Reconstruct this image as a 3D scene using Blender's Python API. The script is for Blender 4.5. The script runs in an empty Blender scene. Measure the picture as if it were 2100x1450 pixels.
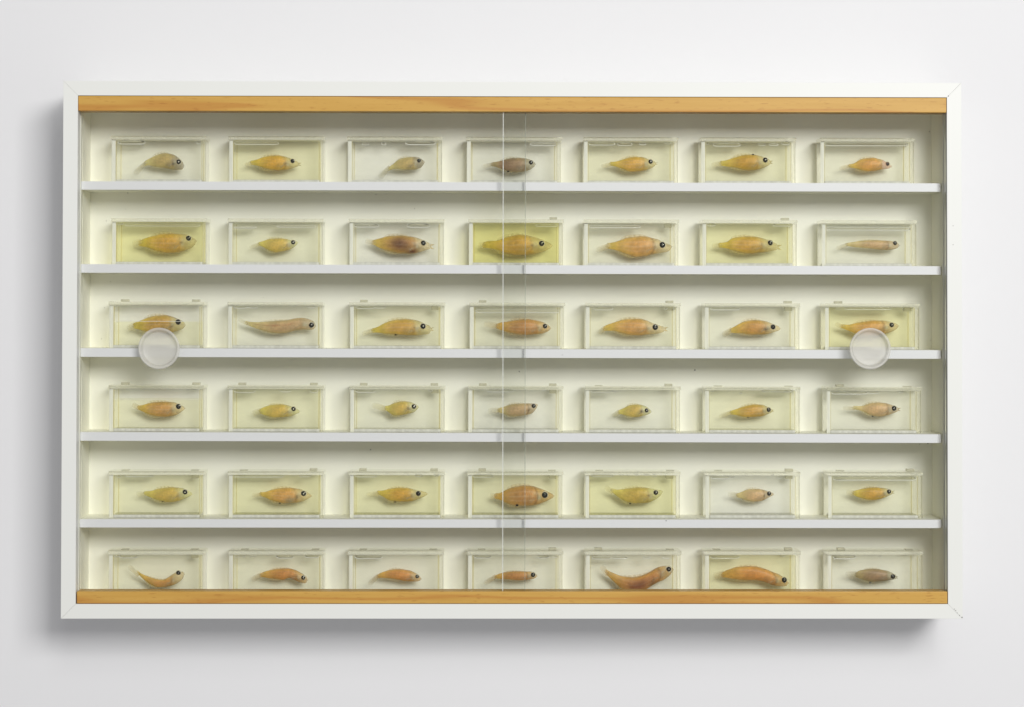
import bpy, bmesh, math, random
from mathutils import Vector, Euler, noise
random.seed(4)
scn = bpy.context.scene
C = scn.collection
PI = math.pi

# ------------------------------------------------------------------ camera
PR = [0.016649598254274704, -0.001395507886997302, -0.008927693267800421, 4237.628211327587, 0.024838884578648586, -0.07881355123182684]
CAM = Vector((-0.07438017, -3.5, 0.0785124))
cd = bpy.data.cameras.new('camera'); cam = bpy.data.objects.new('camera', cd); C.objects.link(cam)
cam.location = CAM
cam.rotation_euler = (PI/2 + PR[0], PR[1], PR[2])
cd.sensor_fit = 'HORIZONTAL'; cd.sensor_width = 36; cd.lens = PR[3]/2100*36
cd.shift_x = PR[4]; cd.shift_y = PR[5]
cd.clip_start = 0.05; cd.clip_end = 50
scn.camera = cam
ROT = Euler(cam.rotation_euler).to_matrix()
def at(px, py, Y):
    """point of the place, at depth Y, that the photograph shows at pixel (px, py)"""
    d = ROT @ Vector(((px-1050+PR[4]*2100)/PR[3], -(py-725-PR[5]*2100)/PR[3], -1))
    return CAM + d*((Y-CAM.y)/d.y)

# ------------------------------------------------------------------ light
w = bpy.data.worlds.new('World'); scn.world = w; w.use_nodes = True
w.node_tree.nodes['Background'].inputs[0].default_value = (0.98, 0.975, 1.0, 1)
w.node_tree.nodes['Background'].inputs[1].default_value = 0.375
def area(name, loc, target, size, power, col):
    l = bpy.data.lights.new(name, 'AREA'); l.shape = 'RECTANGLE'; l.size, l.size_y = size; l.energy = power; l.color = col
    o = bpy.data.objects.new(name, l); C.objects.link(o); o.location = loc
    o.rotation_euler = (Vector(target)-Vector(loc)).to_track_quat('-Z', 'Y').to_euler()
area('key_softbox', (2.35, -6.1, 2.2), (0, 0, 0), (2.5, 1.85), 318, (1.0, 0.99, 0.975))
area('top_softbox', (1.0, -7.0, 4.3), (0, 0, 0), (2.0, 2.0), 80, (1.0, 0.995, 0.985))
scn.view_settings.view_transform = 'Standard'; scn.view_settings.look = 'None'
scn.view_settings.exposure = 0; scn.view_settings.gamma = 1
cy = scn.cycles
cy.max_bounces = 14; cy.diffuse_bounces = 12; cy.glossy_bounces = 4; cy.transmission_bounces = 8
cy.transparent_max_bounces = 64; cy.caustics_reflective = False; cy.caustics_refractive = False
cy.sample_clamp_indirect = 4

# ------------------------------------------------------------------ materials
def lin(c): return tuple(((x/255+0.055)/1.055)**2.4 if x > 10 else x/255/12.92 for x in c)
def sc(r, g, b): return lin((r, g, b)) + (1.0,)
class NT:
    def __init__(s, name):
        s.m = bpy.data.materials.new(name); s.m.use_nodes = True
        s.n = s.m.node_tree.nodes; s.l = s.m.node_tree.links; s.n.clear()
        s.out = s.n.new('ShaderNodeOutputMaterial')
    def node(s, t, **kw):
        n = s.n.new('ShaderNode'+t)
        for k, v in kw.items():
            if k.startswith('i_'):
                key = k[2:]; key = int(key) if key.isdigit() else key.replace('_', ' ')
                s.put(n.inputs[key], v)
            else: setattr(n, k, v)
        return n
    def put(s, sock, v):
        if isinstance(v, bpy.types.NodeSocket): s.l.new(v, sock)
        else: sock.default_value = v
    def math(s, op, a, b=0.0, c=None, clamp=False):
        n = s.node('Math', operation=op, use_clamp=clamp, i_0=a, i_1=b)
        if c is not None: s.put(n.inputs[2], c)
        return n.outputs[0]
    def mix(s, f, a, b):
        n = s.node('MixShader', i_0=f); s.l.new(a, n.inputs[1]); s.l.new(b, n.inputs[2]); return n.outputs[0]
    def cmix(s, f, a, b, mode='MIX'):
        n = s.node('Mix', data_type='RGBA', blend_type=mode)
        s.put(n.inputs[0], f); s.put(n.inputs[6], a); s.put(n.inputs[7], b); return n.outputs[2]
    def surf(s, sh): s.l.new(sh, s.out.inputs[0]); return s.m

def paint(name, col, rough=0.45, spec=0.3, mott=0.03, bump=0.02):
    t = NT(name); co = t.node('TexCoord').outputs['Object']
    n = t.node('TexNoise', i_Vector=co, i_Scale=7.0, i_Detail=5.0)
    n2 = t.node('TexNoise', i_Vector=co, i_Scale=260.0, i_Detail=2.0)
    dark = tuple(c*(1-mott*2) for c in col[:3]) + (1,)
    c = t.cmix(n.outputs[0], dark, col)
    b = t.node('Bump', i_Strength=bump, i_Distance=0.001, i_Height=n2.outputs[0])
    p = t.node('BsdfPrincipled', i_Base_Color=c, i_Roughness=rough, i_Normal=b.outputs[0]); p.inputs['Specular IOR Level'].default_value = spec
    return t.surf(p.outputs[0])
M_wall = paint('wall_paint', sc(227, 227, 228), 0.9, 0.1, 0.004, 0.03)
M_frame = paint('white_frame_paint', sc(229, 230, 225), 0.4, 0.3, 0.008)
M_in = paint('cream_interior_laminate', sc(248, 247, 236), 0.42, 0.3, 0.008)
M_band = paint('white_edge_banding', sc(246, 246, 249), 0.35, 0.35, 0.006)
M_dark = paint('dark_speck', sc(60, 52, 40), 0.8, 0.1, 0.1)

def wood(name, seed, ca=(190,146,66), cb=(210,168,88)):
    t = NT(name); co = t.node('TexCoord').outputs['Object']
    mp = t.node('Mapping', i_Vector=co); mp.inputs['Scale'].default_value = (1.0, 8, 14); mp.inputs['Location'].default_value = (seed, seed*2, 0)
    big = t.node('TexNoise', i_Vector=mp.outputs[0], i_Scale=1.1, i_Detail=3.0)
    sepp = t.node('SeparateXYZ', i_0=co)
    # broad growth rings that run slantwise out of the board
    ring = t.math('ADD', t.math('MULTIPLY', sepp.outputs[2], 60.0), t.math('MULTIPLY', big.outputs[0], 9.0))
    ring = t.math('ADD', ring, t.math('MULTIPLY', sepp.outputs[0], 1.7))
    rs = t.math('POWER', t.math('ABSOLUTE', t.math('SINE', ring)), 26.0)
    mp2 = t.node('Mapping', i_Vector=co); mp2.inputs['Scale'].default_value = (55, 320, 420); mp2.inputs['Location'].default_value = (seed, 0, 1)
    fl = t.node('TexNoise', i_Vector=mp2.outputs[0], i_Scale=1.0, i_Detail=3.0)
    fleck = t.node('MapRange', i_0=fl.outputs[0]); fleck.inputs[1].default_value = 0.6; fleck.inputs[2].default_value = 0.72
    mp3 = t.node('Mapping', i_Vector=co); mp3.inputs['Scale'].default_value = (6, 100, 160)
    st = t.node('TexNoise', i_Vector=mp3.outputs[0], i_Scale=1.0, i_Detail=5.0)
    c = t.cmix(st.outputs[0], sc(*ca), sc(*cb))
    c = t.cmix(t.math('MULTIPLY', rs, 0.55), c, sc(178, 116, 50))
    c = t.cmix(t.math('MULTIPLY', fleck.outputs[0], 0.55), c, sc(160, 104, 46))
    b = t.node('Bump', i_Strength=0.06, i_Distance=0.001, i_Height=fl.outputs[0])
    p = t.node('BsdfPrincipled', i_Base_Color=c, i_Roughness=0.42, i_Normal=b.outputs[0]); p.inputs['Specular IOR Level'].default_value = 0.3
    return t.surf(p.outputs[0])
M_wood_t = wood('beech_top_track', 3.1); M_wood_b = wood('beech_bottom_track', 7.7)

def clear(name, tint, ior=1.25, milk=0.0, milkcol=(235,234,225), noisy=0.0, nscale=(1,1,1), rough=0.02, transl=0.5):
    t = NT(name)
    tr = t.node('BsdfTransparent', i_Color=tuple(tint)+(1,)).outputs[0]
    if milk or noisy:
        di = t.node('BsdfDiffuse', i_Color=sc(*milkcol)).outputs[0]
        tl = t.node('BsdfTranslucent', i_Color=sc(*milkcol)).outputs[0]
        body = t.mix(transl, di, tl)
        f = milk
        if noisy:
            co = t.node('TexCoord').outputs['Object']
            mp = t.node('Mapping', i_Vector=co); mp.inputs['Scale'].default_value = nscale
            n = t.node('TexNoise', i_Vector=mp.outputs[0], i_Scale=1.0, i_Detail=4.0)
            r = t.node('MapRange', i_0=n.outputs[0]); r.inputs[1].default_value = 0.4; r.inputs[2].default_value = 0.65
            f = t.math('ADD', t.math('MULTIPLY', r.outputs[0], noisy), milk)
        tr = t.mix(f, tr, body)
    if ior:
        fr = t.node('Fresnel', i_IOR=ior).outputs[0]
        gl = t.node('BsdfGlossy', i_Roughness=rough, i_Color=(1,1,1,1)).outputs[0]
        tr = t.mix(fr, tr, gl)
    return t.surf(tr)
M_glass = clear('float_glass', (0.967, 0.971, 0.961), 1.25)
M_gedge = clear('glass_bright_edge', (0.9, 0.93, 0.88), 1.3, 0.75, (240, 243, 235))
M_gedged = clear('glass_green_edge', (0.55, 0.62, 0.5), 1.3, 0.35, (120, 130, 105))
M_pane = clear('acrylic_pane', (1, 1, 0.998), 1.1, 0.004, (235,232,210), 0.012, (25, 25, 60))
M_back = clear('painted_glow_back', (1, 1, 0.998), 0, 0.80, (255,255,250), 0.08, (25, 25, 60), transl=0.12)  # milky white puts the refracted brightness of the tank interior into the colour
M_side = clear('acrylic_side_wall', (0.998, 0.996, 0.982), 0, 0.03, (252,250,238), 0.035, (900, 60, 7))
M_base = clear('acrylic_base', (0.99, 0.99, 0.97), 1.25, 0.18, (250,249,240), 0.30, (330, 60, 240))
M_lid = clear('acrylic_lid', (0.99, 0.99, 0.97), 1.08, 0.05, (240,238,218), 0.03, (60, 60, 300))
M_tab = clear('acrylic_stopper', (0.95, 0.945, 0.88), 1.2, 0.40, (244,240,214), 0.05, (200, 200, 200), transl=0.12)
M_seam = clear('yellowed_glue', (0.92, 0.88, 0.68), 0, 0.50, (248,242,206), 0.3, (200, 60, 22))
M_end = clear('lit_left_wall_end', (0.99, 0.985, 0.955), 0, 0.82, (255,255,244), 0.18, (520, 60, 9), transl=0.12)  # left wall end painted bright, for light piped through the acrylic
M_bend = clear('lit_base_end', (0.99, 0.985, 0.955), 0, 0.70, (255,255,248), 0.18, (160, 60, 20), transl=0.1)  # base front painted white, for light gathered in the acrylic
M_rend = clear('dim_right_wall_end', (0.985, 0.98, 0.94), 0, 0.22, (240,238,214), 0.30, (600, 60, 9), transl=0.2)  # dimmer copy of the left end, its shade put into the colour
M_lend = clear('milky_lid_end', (0.97, 0.965, 0.93), 0, 0.22, (246,245,226), 0.16, (40, 60, 400), transl=0.12)  # front face milkier than the rest of the lid
M_shine = clear('painted_glint', (1, 1, 1), 1.4, 0.93, (255,255,248), transl=0.12)  # opaque white stands in for highlights on bubbles and waterlines
M_dim = clear('bubble_shade', (0.975, 0.972, 0.95), 1.15)
def liquid_mat(y):
    return clear('preserving_liquid', (0.999-0.012*y, 0.999-0.02*y, 0.992-0.17*y), 0)
LIQ = {}
# frosted finger pull plastic
t = NT('frosted_plastic'); co = t.node('TexCoord').outputs['Object']
n = t.node('TexNoise', i_Vector=co, i_Scale=900.0, i_Detail=3.0)
n3 = t.node('TexNoise', i_Vector=co, i_Scale=60.0, i_Detail=3.0)
c = t.cmix(n.outputs[0], sc(222, 220, 213), sc(254, 253, 250))
b = t.node('Bump', i_Strength=0.4, i_Distance=0.0008, i_Height=n.outputs[0])
p = t.node('BsdfPrincipled', i_Base_Color=c, i_Roughness=0.2, i_Normal=b.outputs[0]).outputs[0]
tl = t.node('BsdfTranslucent', i_Color=sc(240, 238, 228)).outputs[0]
tr = t.node('BsdfTransparent', i_Color=(0.95, 0.95, 0.92, 1)).outputs[0]
M_pull = t.surf(t.mix(0.58, t.mix(0.12, p, tl), tr))

# fish flesh: colour and opacity are stored on the vertices (pigment of the specimen); muscle bands come from the body coordinates
t = NT('fish_flesh')
ca = t.node('VertexColor', layer_name='flesh'); cb = t.node('VertexColor', layer_name='bodyco')
sx = t.node('SeparateColor', i_0=cb.outputs[0]); U, V, W_ = sx.outputs[0], sx.outputs[1], sx.outputs[2]
vv = t.math('MULTIPLY_ADD', V, 2.0, -1.0)
zig = t.math('ABSOLUTE', t.math('SUBTRACT', t.math('ABSOLUTE', vv), 0.45))
ph = t.math('SINE', t.math('MULTIPLY', t.math('ADD', t.math('MULTIPLY', U, 1.0), t.math('MULTIPLY', zig, 0.06)), 2*PI*33))
ph = t.math('POWER', t.math('MULTIPLY_ADD', ph, 0.5, 0.5), 2.0)
mask = t.math('MULTIPLY', W_, t.math('SUBTRACT', 1.0, t.math('MULTIPLY', vv, vv), clamp=True))
ml = t.math('POWER', 2.718, t.math('MULTIPLY', t.math('MULTIPLY', vv, vv), -130.0))
ml2 = t.math('POWER', 2.718, t.math('MULTIPLY', t.math('POWER', t.math('SUBTRACT', t.math('ABSOLUTE', vv), 0.45), 2.0), -170.0))
lines = t.math('MAXIMUM', ml, t.math('MULTIPLY', ml2, 0.9))
f = t.math('MULTIPLY', mask, t.math('MAXIMUM', t.math('MULTIPLY', ph, 0.5), t.math('MULTIPLY', lines, 0.52)))
co = t.node('TexCoord').outputs['Object']
nz = t.node('TexNoise', i_Vector=co, i_Scale=420.0, i_Detail=4.0)
nz2 = t.node('TexNoise', i_Vector=co, i_Scale=95.0, i_Detail=3.0)
col = t.cmix(f, ca.outputs[0], sc(242, 212, 172))
r2 = t.node('MapRange', i_0=nz2.outputs[0]); r2.inputs[1].default_value = 0.35; r2.inputs[2].default_value = 0.7; r2.inputs[3].default_value = 0.82; r2.inputs[4].default_value = 1.1
r3 = t.node('MapRange', i_0=nz.outputs[0]); r3.inputs[1].default_value = 0.3; r3.inputs[2].default_value = 0.7; r3.inputs[3].default_value = 0.9; r3.inputs[4].default_value = 1.08
vm = t.node('VectorMath', operation='SCALE', i_0=col); t.put(vm.inputs['Scale'], t.math('MULTIPLY', r2.outputs[0], r3.outputs[0]))
b = t.node('Bump', i_Strength=0.35, i_Distance=0.0006, i_Height=t.math('ADD', nz.outputs[0], t.math('MULTIPLY', f, 0.3)))
p = t.node('BsdfPrincipled', i_Base_Color=vm.outputs[0], i_Roughness=0.38, i_Normal=b.outputs[0]); p.inputs['Specular IOR Level'].default_value = 0.32
tl = t.node('BsdfTranslucent', i_Color=vm.outputs[0]).outputs[0]
fl = t.mix(0.12, p.outputs[0], tl)
tr = t.node('BsdfTransparent').outputs[0]
M_fish = t.surf(t.mix(ca.outputs[1], tr, fl))
M_eye = paint('black_eye', sc(14, 13, 15), 0.15, 0.5, 0.1, 0)
M_pupil = paint('cloudy_lens', sc(128, 128, 122), 0.2, 0.5, 0.15, 0)
M_pupil2 = paint('white_lens', sc(225, 222, 210), 0.2, 0.5, 0.05, 0)
M_pupil3 = paint('dark_lens', sc(52, 52, 54), 0.2, 0.5, 0.15, 0)
M_eyep = paint('pinkish_eye', sc(112, 82, 76), 0.2, 0.5, 0.1, 0)

# ------------------------------------------------------------------ mesh helpers
def link(name, bm, mats, parent=None, smooth=False, loc=None):
    me = bpy.data.meshes.new(name)
    bmesh.ops.recalc_face_normals(bm, faces=bm.faces)
    if smooth:
        for f in bm.faces: f.smooth = True
    bm.to_mesh(me); bm.free()
    for m in (mats if isinstance(mats, (list, tuple)) else [mats]): me.materials.append(m)
    return olink(name, me, parent, loc)
def olink(name, me, parent=None, loc=None):
    o = bpy.data.objects.new(name, me); C.objects.link(o)
    if parent: o.parent = parent
    if loc is not None: o.location = loc
    return o
def empty(name, loc):
    o = bpy.data.objects.new(name, None); C.objects.link(o); o.location = loc; o.empty_display_size = 0.02; return o
def tag(o, label, cat, group=None):
    o['label'] = label; o['category'] = cat
    if group: o['group'] = group
def addbox(bm, x0, x1, y0, y1, z0, z1, bev=0.0, seg=1, mi=0):
    vs = [bm.verts.new((x, y, z)) for x in (x0, x1) for y in (y0, y1) for z in (z0, z1)]
    idx = [(0,1,3,2),(4,6,7,5),(0,4,5,1),(2,3,7,6),(0,2,6,4),(1,5,7,3)]
    fs = [bm.faces.new([vs[i] for i in q]) for q in idx]
    for f in fs: f.material_index = mi
    if bev:
        es = list({e for f in fs for e in f.edges})
        bmesh.ops.bevel(bm, geom=es, offset=bev, segments=seg, affect='EDGES', profile=0.5)
    return fs
def box(name, m, parent, *a, bev=0.0, seg=1):
    bm = bmesh.new(); addbox(bm, *a, bev=bev, seg=seg); return link(name, bm, m, parent)
def prism(bm, poly, y0, y1):
    """poly in (x, z), extruded from y0 to y1"""
    a = [bm.verts.new((x, y0, z)) for x, z in poly]; b = [bm.verts.new((x, y1, z)) for x, z in poly]
    bm.faces.new(a); bm.faces.new(b[::-1])
    for i in range(len(a)):
        j = (i+1) % len(a); bm.faces.new((a[i], b[i], b[j], a[j]))

# ------------------------------------------------------------------ the setting
YB = 0.114; YW = 0.156
bm = bmesh.new(); addbox(bm, -3.2, 3.2, YW, YW+0.1, -2.6, 2.6); wl = link('wall', bm, M_wall); wl['kind'] = 'structure'

# ------------------------------------------------------------------ cabinet
X0, X1, Z0, Z1 = -0.76042601, 0.76357400, -0.44772982, 0.46086946
T = 0.0247
cab = empty('display_cabinet', ((X0+X1)/2, 0, Z0))
tag(cab, 'white wall cabinet with glass sliding doors, beech tracks and five shelves of fish tanks', 'display cabinet')
CO = cab.location.copy()
def cobj(o):
    """cabinet parts are modelled in place; give them the cabinet as parent without moving them"""
    o.location = o.location - CO if o.parent is cab else o.location
    return o
def cbox(name, m, *a, bev=0.0, seg=1, parent=None):
    return cobj(box(name, m, parent or cab, *a, bev=bev, seg=seg))
g = 0.00009
def mitre(name, poly):
    bm = bmesh.new(); prism(bm, poly, 0, YW-0.002)
    bmesh.ops.bevel(bm, geom=list(bm.edges), offset=0.0003, segments=2, affect='EDGES', profile=0.5)
    return cobj(link(name, bm, M_frame, cab))
mitre('top_board', [(X0+g, Z1), (X1-g, Z1), (X1-T-g, Z1-T), (X0+T+g, Z1-T)])
mitre('bottom_board', [(X0+T+g, Z0+T), (X1-T-g, Z0+T), (X1-g, Z0), (X0+g, Z0)])
mitre('side_board', [(X0, Z0+g), (X0, Z1-g), (X0+T, Z1-T-g), (X0+T, Z0+T+g)])
mitre('side_board', [(X1-T, Z0+T+g), (X1-T, Z1-T-g), (X1, Z1-g), (X1, Z0+g)])
XI0, XI1, ZI0, ZI1 = X0+T, X1-T, Z0+T, Z1-T
# cream laminate lining behind the glass
cbox('back_panel', M_in, XI0+0.0003, XI1-0.0003, YB, YB+0.006, ZI0+0.0003, ZI1-0.0003)
for a, b in ((XI0+0.0001, XI0+0.0012), (XI1-0.0012, XI1-0.0001)):
    cbox('side_lining', M_in, a, b, 0.0245, YB-0.0004, ZI0+0.001, ZI1-0.001)
cbox('floor_lining', M_in, XI0+0.0014, XI1-0.0014, 0.037, YB-0.0004, ZI0+0.0001, ZI0+0.0014)
cbox('ceiling_lining', M_in, XI0+0.0014, XI1-0.0014, 0.037, YB-0.0004, ZI1-0.0014, ZI1-0.0001)
# beech tracks
zt = at(1050, 229.2, 0.001).z
o = cbox('top_track', M_wood_t, XI0+0.0004, XI1-0.0006, 0.0006, 0.034, zt, ZI1-0.0006, bev=0.0011, seg=2)
zb = at(1050, 1213.2, 0.001).z
o = cbox('bottom_track', M_wood_b, XI0+0.0019, XI1-0.0008, 0.0006, 0.034, ZI0+0.0006, zb, bev=0.0011, seg=2)
# glass doors: the right one runs in front of the left one
YF, YR, TG = 0.0075, 0.0165, 0.0040
def door(x0, x1, y, bright, dark):
    bm = bmesh.new()
    fs = addbox(bm, x0, x1, y, y+TG, zb-0.006, zt+0.006)
    for f in bm.faces:
        n = f.normal; f.normal_update(); c = f.calc_center_median()
        if abs(c.x-bright) < 1e-4: f.material_index = 1
        elif abs(c.x-dark) < 1e-4: f.material_index = 2
    return cobj(link('glass_door', bm, [M_glass, M_gedge, M_gedged], cab))
xr0 = at(1031.5, 720, YF).x; xr1 = at(1938.3, 720, YF+TG).x
xl0 = at(167.2, 720, YR).x; xl1 = at(1077, 720, YR).x
def glass_edge(d, x, y, mi, wd):
    o = box('glass_edge', mi, d, x-wd/2, x+wd/2, y-0.00015, y+TG+0.00015, zb-0.003, zt+0.003)
    return o
M_ge1 = clear('polished_glass_edge', (0.9, 0.95, 0.9), 1.4, 0.62, (250, 253, 246), 0.2, (1, 1, 160), transl=0.1)
M_ge2 = clear('rear_glass_edge', (0.86, 0.9, 0.85), 1.4, 0.32, (240, 243, 232), 0.25, (1, 1, 160), transl=0.2)
dr = door(xr0, xr1, YF, xr0, xr1); dl = door(xl0, xl1, YR, xl1, xl0)
glass_edge(dr, xr0, YF, M_ge1, 0.0013); glass_edge(dl, xl1, YR, M_ge2, 0.0009)
def lathe(bm, prof, n=72):
    """prof: (radius, y)"""
    rings = []
    for r, y in prof:
        rings.append([bm.verts.new((0, y, 0))] if r < 1e-6 else [bm.verts.new((r*math.cos(2*PI*i/n), y, r*math.sin(2*PI*i/n))) for i in range(n)])
    for a, b in zip(rings, rings[1:]):
        for i in range(n):
            j = (i+1) % n
            if len(a) == 1: bm.faces.new((a[0], b[i], b[j]))
            elif len(b) == 1: bm.faces.new((a[i], a[j], b[0]))
            else: bm.faces.new((a[i], a[j], b[j], b[i]))
def pull(dparent, px, py, y, lab):
    c = at(px, py, y-0.011); R = 0.0352
    bm = bmesh.new()
    pr = [(0, 0), (0.0300, 0), (0.0318, -0.001), (R-0.0012, -0.009), (R, -0.0104), (R-0.0002, -0.0114), (R-0.0012, -0.012), (R-0.0030, -0.012), (R-0.0042, -0.0114),
          (R-0.0052, -0.0095), (0.0288, -0.0042), (0.0282, -0.0030), (0.0268, -0.0024), (0.018, -0.0021), (0, -0.0020)]
    lathe(bm, pr)
    o = link('finger_pull', bm, M_pull, dparent, smooth=True); o.location = Vector((c.x, y-0.0002, c.z)); o['label'] = lab
    return o
pull(dl, 326, 714.5, YR, 'round frosted plastic finger pull on the left glass door')
pull(dr, 1784.5, 715, YF, 'round frosted plastic finger pull on the right glass door')

# shelves: front edge ends as they hang in the photograph
SHELF = [((165, 371.9), (1936, 376.3), 388.3, 393.4), ((165, 541.9), (1936, 546.2), 558.4, 563.8), ((165, 714.2), (1936, 718.4), 731.0, 736.2),
         ((165, 886.3), (1936, 891.0), 903.3, 908.5), ((165, 1064.8), (1936, 1066.2), 1081.4, 1082.8)]
YS = 0.027; shelf_z = []
for (a, b, pa, pb) in SHELF:
    ztl = at(a[0], a[1], YS).z; ztr = at(b[0], b[1], YS).z; zbl = at(a[0], pa, YS).z; zbr = at(b[0], pb, YS).z
    xa, xb = XI0+0.0014, XI1-0.0028
    th = (ztl-zbl+ztr-zbr)/2
    shelf_z.append((xa, ztl, xb, ztr))
    mx, mz = (xa+xb)/2, (ztl+ztr)/2
    L = xb-xa
    plan = [(-L/2, YB-YS-0.0005), (-L/2, 0.0008), (L/2-0.011, 0.0008)] + [(L/2-0.011+0.011*math.sin(k*PI/12), 0.0118-0.011*math.cos(k*PI/12)) for k in range(1, 6)] + [(L/2, 0.0118), (L/2, YB-YS-0.0005)]
    def slab(plan, z0, z1, bev):
        bm = bmesh.new()
        lo = [bm.verts.new((x, y, z0)) for x, y in plan]; hi = [bm.verts.new((x, y, z1)) for x, y in plan]
        bm.faces.new(lo); bm.faces.new(hi[::-1])
        for i in range(len(lo)):
            j = (i+1) % len(lo); bm.faces.new((lo[i], hi[i], hi[j], lo[j]))
        return bm
    sh = link('shelf', slab(plan, -th, 0, 0), M_in, cab)
    sh.location = Vector((mx, YS, mz)) - CO; sh.rotation_euler = (0, -math.atan2(ztr-ztl, xb-xa), 0)
    front = plan[1:-1]
    out = [(x+(0.0007 if i > 4 else 0), y-(0.0008 if i < 6 else 0.0)) for i, (x, y) in enumerate(front)]
    strip = out + front[::-1]
    bm = slab(strip, -th-0.0002, 0.0002, 0)
    eb = link('edge_band', bm, M_band, sh)
def ztop(row, x):
    if row < 5:
        xa, za, xb, zb_ = shelf_z[row]; return za+(zb_-za)*(x-xa)/(xb-xa)
    return Z6
Z6 = at(1050, 1130.6, 0.05).z-0.0796
cbox('floor_riser', M_in, XI0+0.002, XI1-0.002, 0.0365, YB-0.001, ZI0+0.0016, Z6-0.0002)

# specks of dirt caught in the cabinet and on the paint
bm = bmesh.new()
SP = [(262,396,.0008),(218,453,.0006),(258,429,.0005),(771,399,.0007),(792,399,.0005),(850,428,.0006),(760,922,.0009),(1425,759,.0012),(1065,762,.0010),(1906,270,.0008),(1908,698,.0006),(1912,980,.0009),(1908,1086,.0006),
      (1350,410,.0005),(214,631,.0006),(227,578,.0006),(325,577,.0005),(355,1105,.0005),(1903,909,.0010),(1886,911,.0007),(208,695,.0006),(1913,1045,.0006),(540,610,.0005),(1490,880,.0004),(1610,430,.0004),(1230,775,.0004),(600,940,.0004),(1700,600,.0004)]
for px, py, r in SP:
    q = at(px, py, YB-0.0003)
    bmesh.ops.create_icosphere(bm, subdivisions=1, radius=r, matrix=__import__('mathutils').Matrix.Translation(q))
for px, py, r in [(1954.5,463,.0007),(1954.5,502,.0007),(1366,1068,.0009),(1362,1064,.0006),(1265,1083,.0006),(1153,728,.0006),(1380,741,.0004),(1945,197,.0009),(1973,1266,.0010),(1960,1252,.0008),(1957,1249,.0007),(1963,1257,.0006),(1968,1262,.0008)]:
    q = at(px, py, 0.0 if (px > 1940) else 0.0265)
    bmesh.ops.create_icosphere(bm, subdivisions=1, radius=r, matrix=__import__('mathutils').Matrix.Translation(q))
sp = cobj(link('dirt_specks', bm, M_dark, cab)); sp['kind'] = 'stuff'

# ------------------------------------------------------------------ specimen tanks
EDGE = [  # front face, left and right pixel of every tank, row by row
 [(228.5,421.5),(469,663),(713,906),(957,1151),(1198,1390),(1438.5,1631.5),(1684.5,1874.5)],
 [(228.5,423),(468,662),(716,910),(961.5,1155),(1198,1391.5),(1441,1634),(1686,1879)],
 [(223.5,417.5),(467.5,661),(716.7,911.5),(963,1157.5),(1201.7,1394.5),(1446,1639.5),(1692.8,1885)],
 [(223.5,416.8),(467.5,663),(717.5,911.7),(960,1154),(1201,1394.5),(1446.8,1639.8),(1696,1888.7)],
 [(223.5,417),(468,663),(716.7,911),(959.6,1153.8),(1201,1394),(1448,1640),(1699,1891.6)],
 [(221.5,417),(469.5,663),(714.6,909.4),(959.6,1154),(1202,1396),(1446,1641),(1698,1891.6)]]
YEL = [[.10,.45,.02,.03,.30,.35,.16],[.80,.25,.02,1.1,.15,.60,.10],[.28,.10,.25,.20,.20,.12,.60],[.28,.35,.15,.02,.08,.32,.10],[.35,.50,.50,.42,.58,.02,.22],[.18,.20,.10,.10,.12,.50,.08]]
CR = {'C1':(100,150,3.4517),'C2':(690,180,3.4517),'C3':(1390,150,3.395),'C4':(100,570,3.4517),'C5':(690,570,3.4517),'C6':(1390,570,3.395),
      'C7':(100,900,3.4517),'C8':(690,900,3.4517),'C9':(1390,900,3.395),'D1':(1170,250,4.265),'D2':(1170,590,4.265),'D3':(1170,910,4.265)}
def crop_of(r, c):
    k = r//2
    if c < 2: return CR['C%d' % (1+3*k)]
    if c < 4: return CR['C%d' % (2+3*k)]
    if c == 4: return CR['D%d' % (1+k)]
    return CR['C%d' % (3+3*k)]
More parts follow.
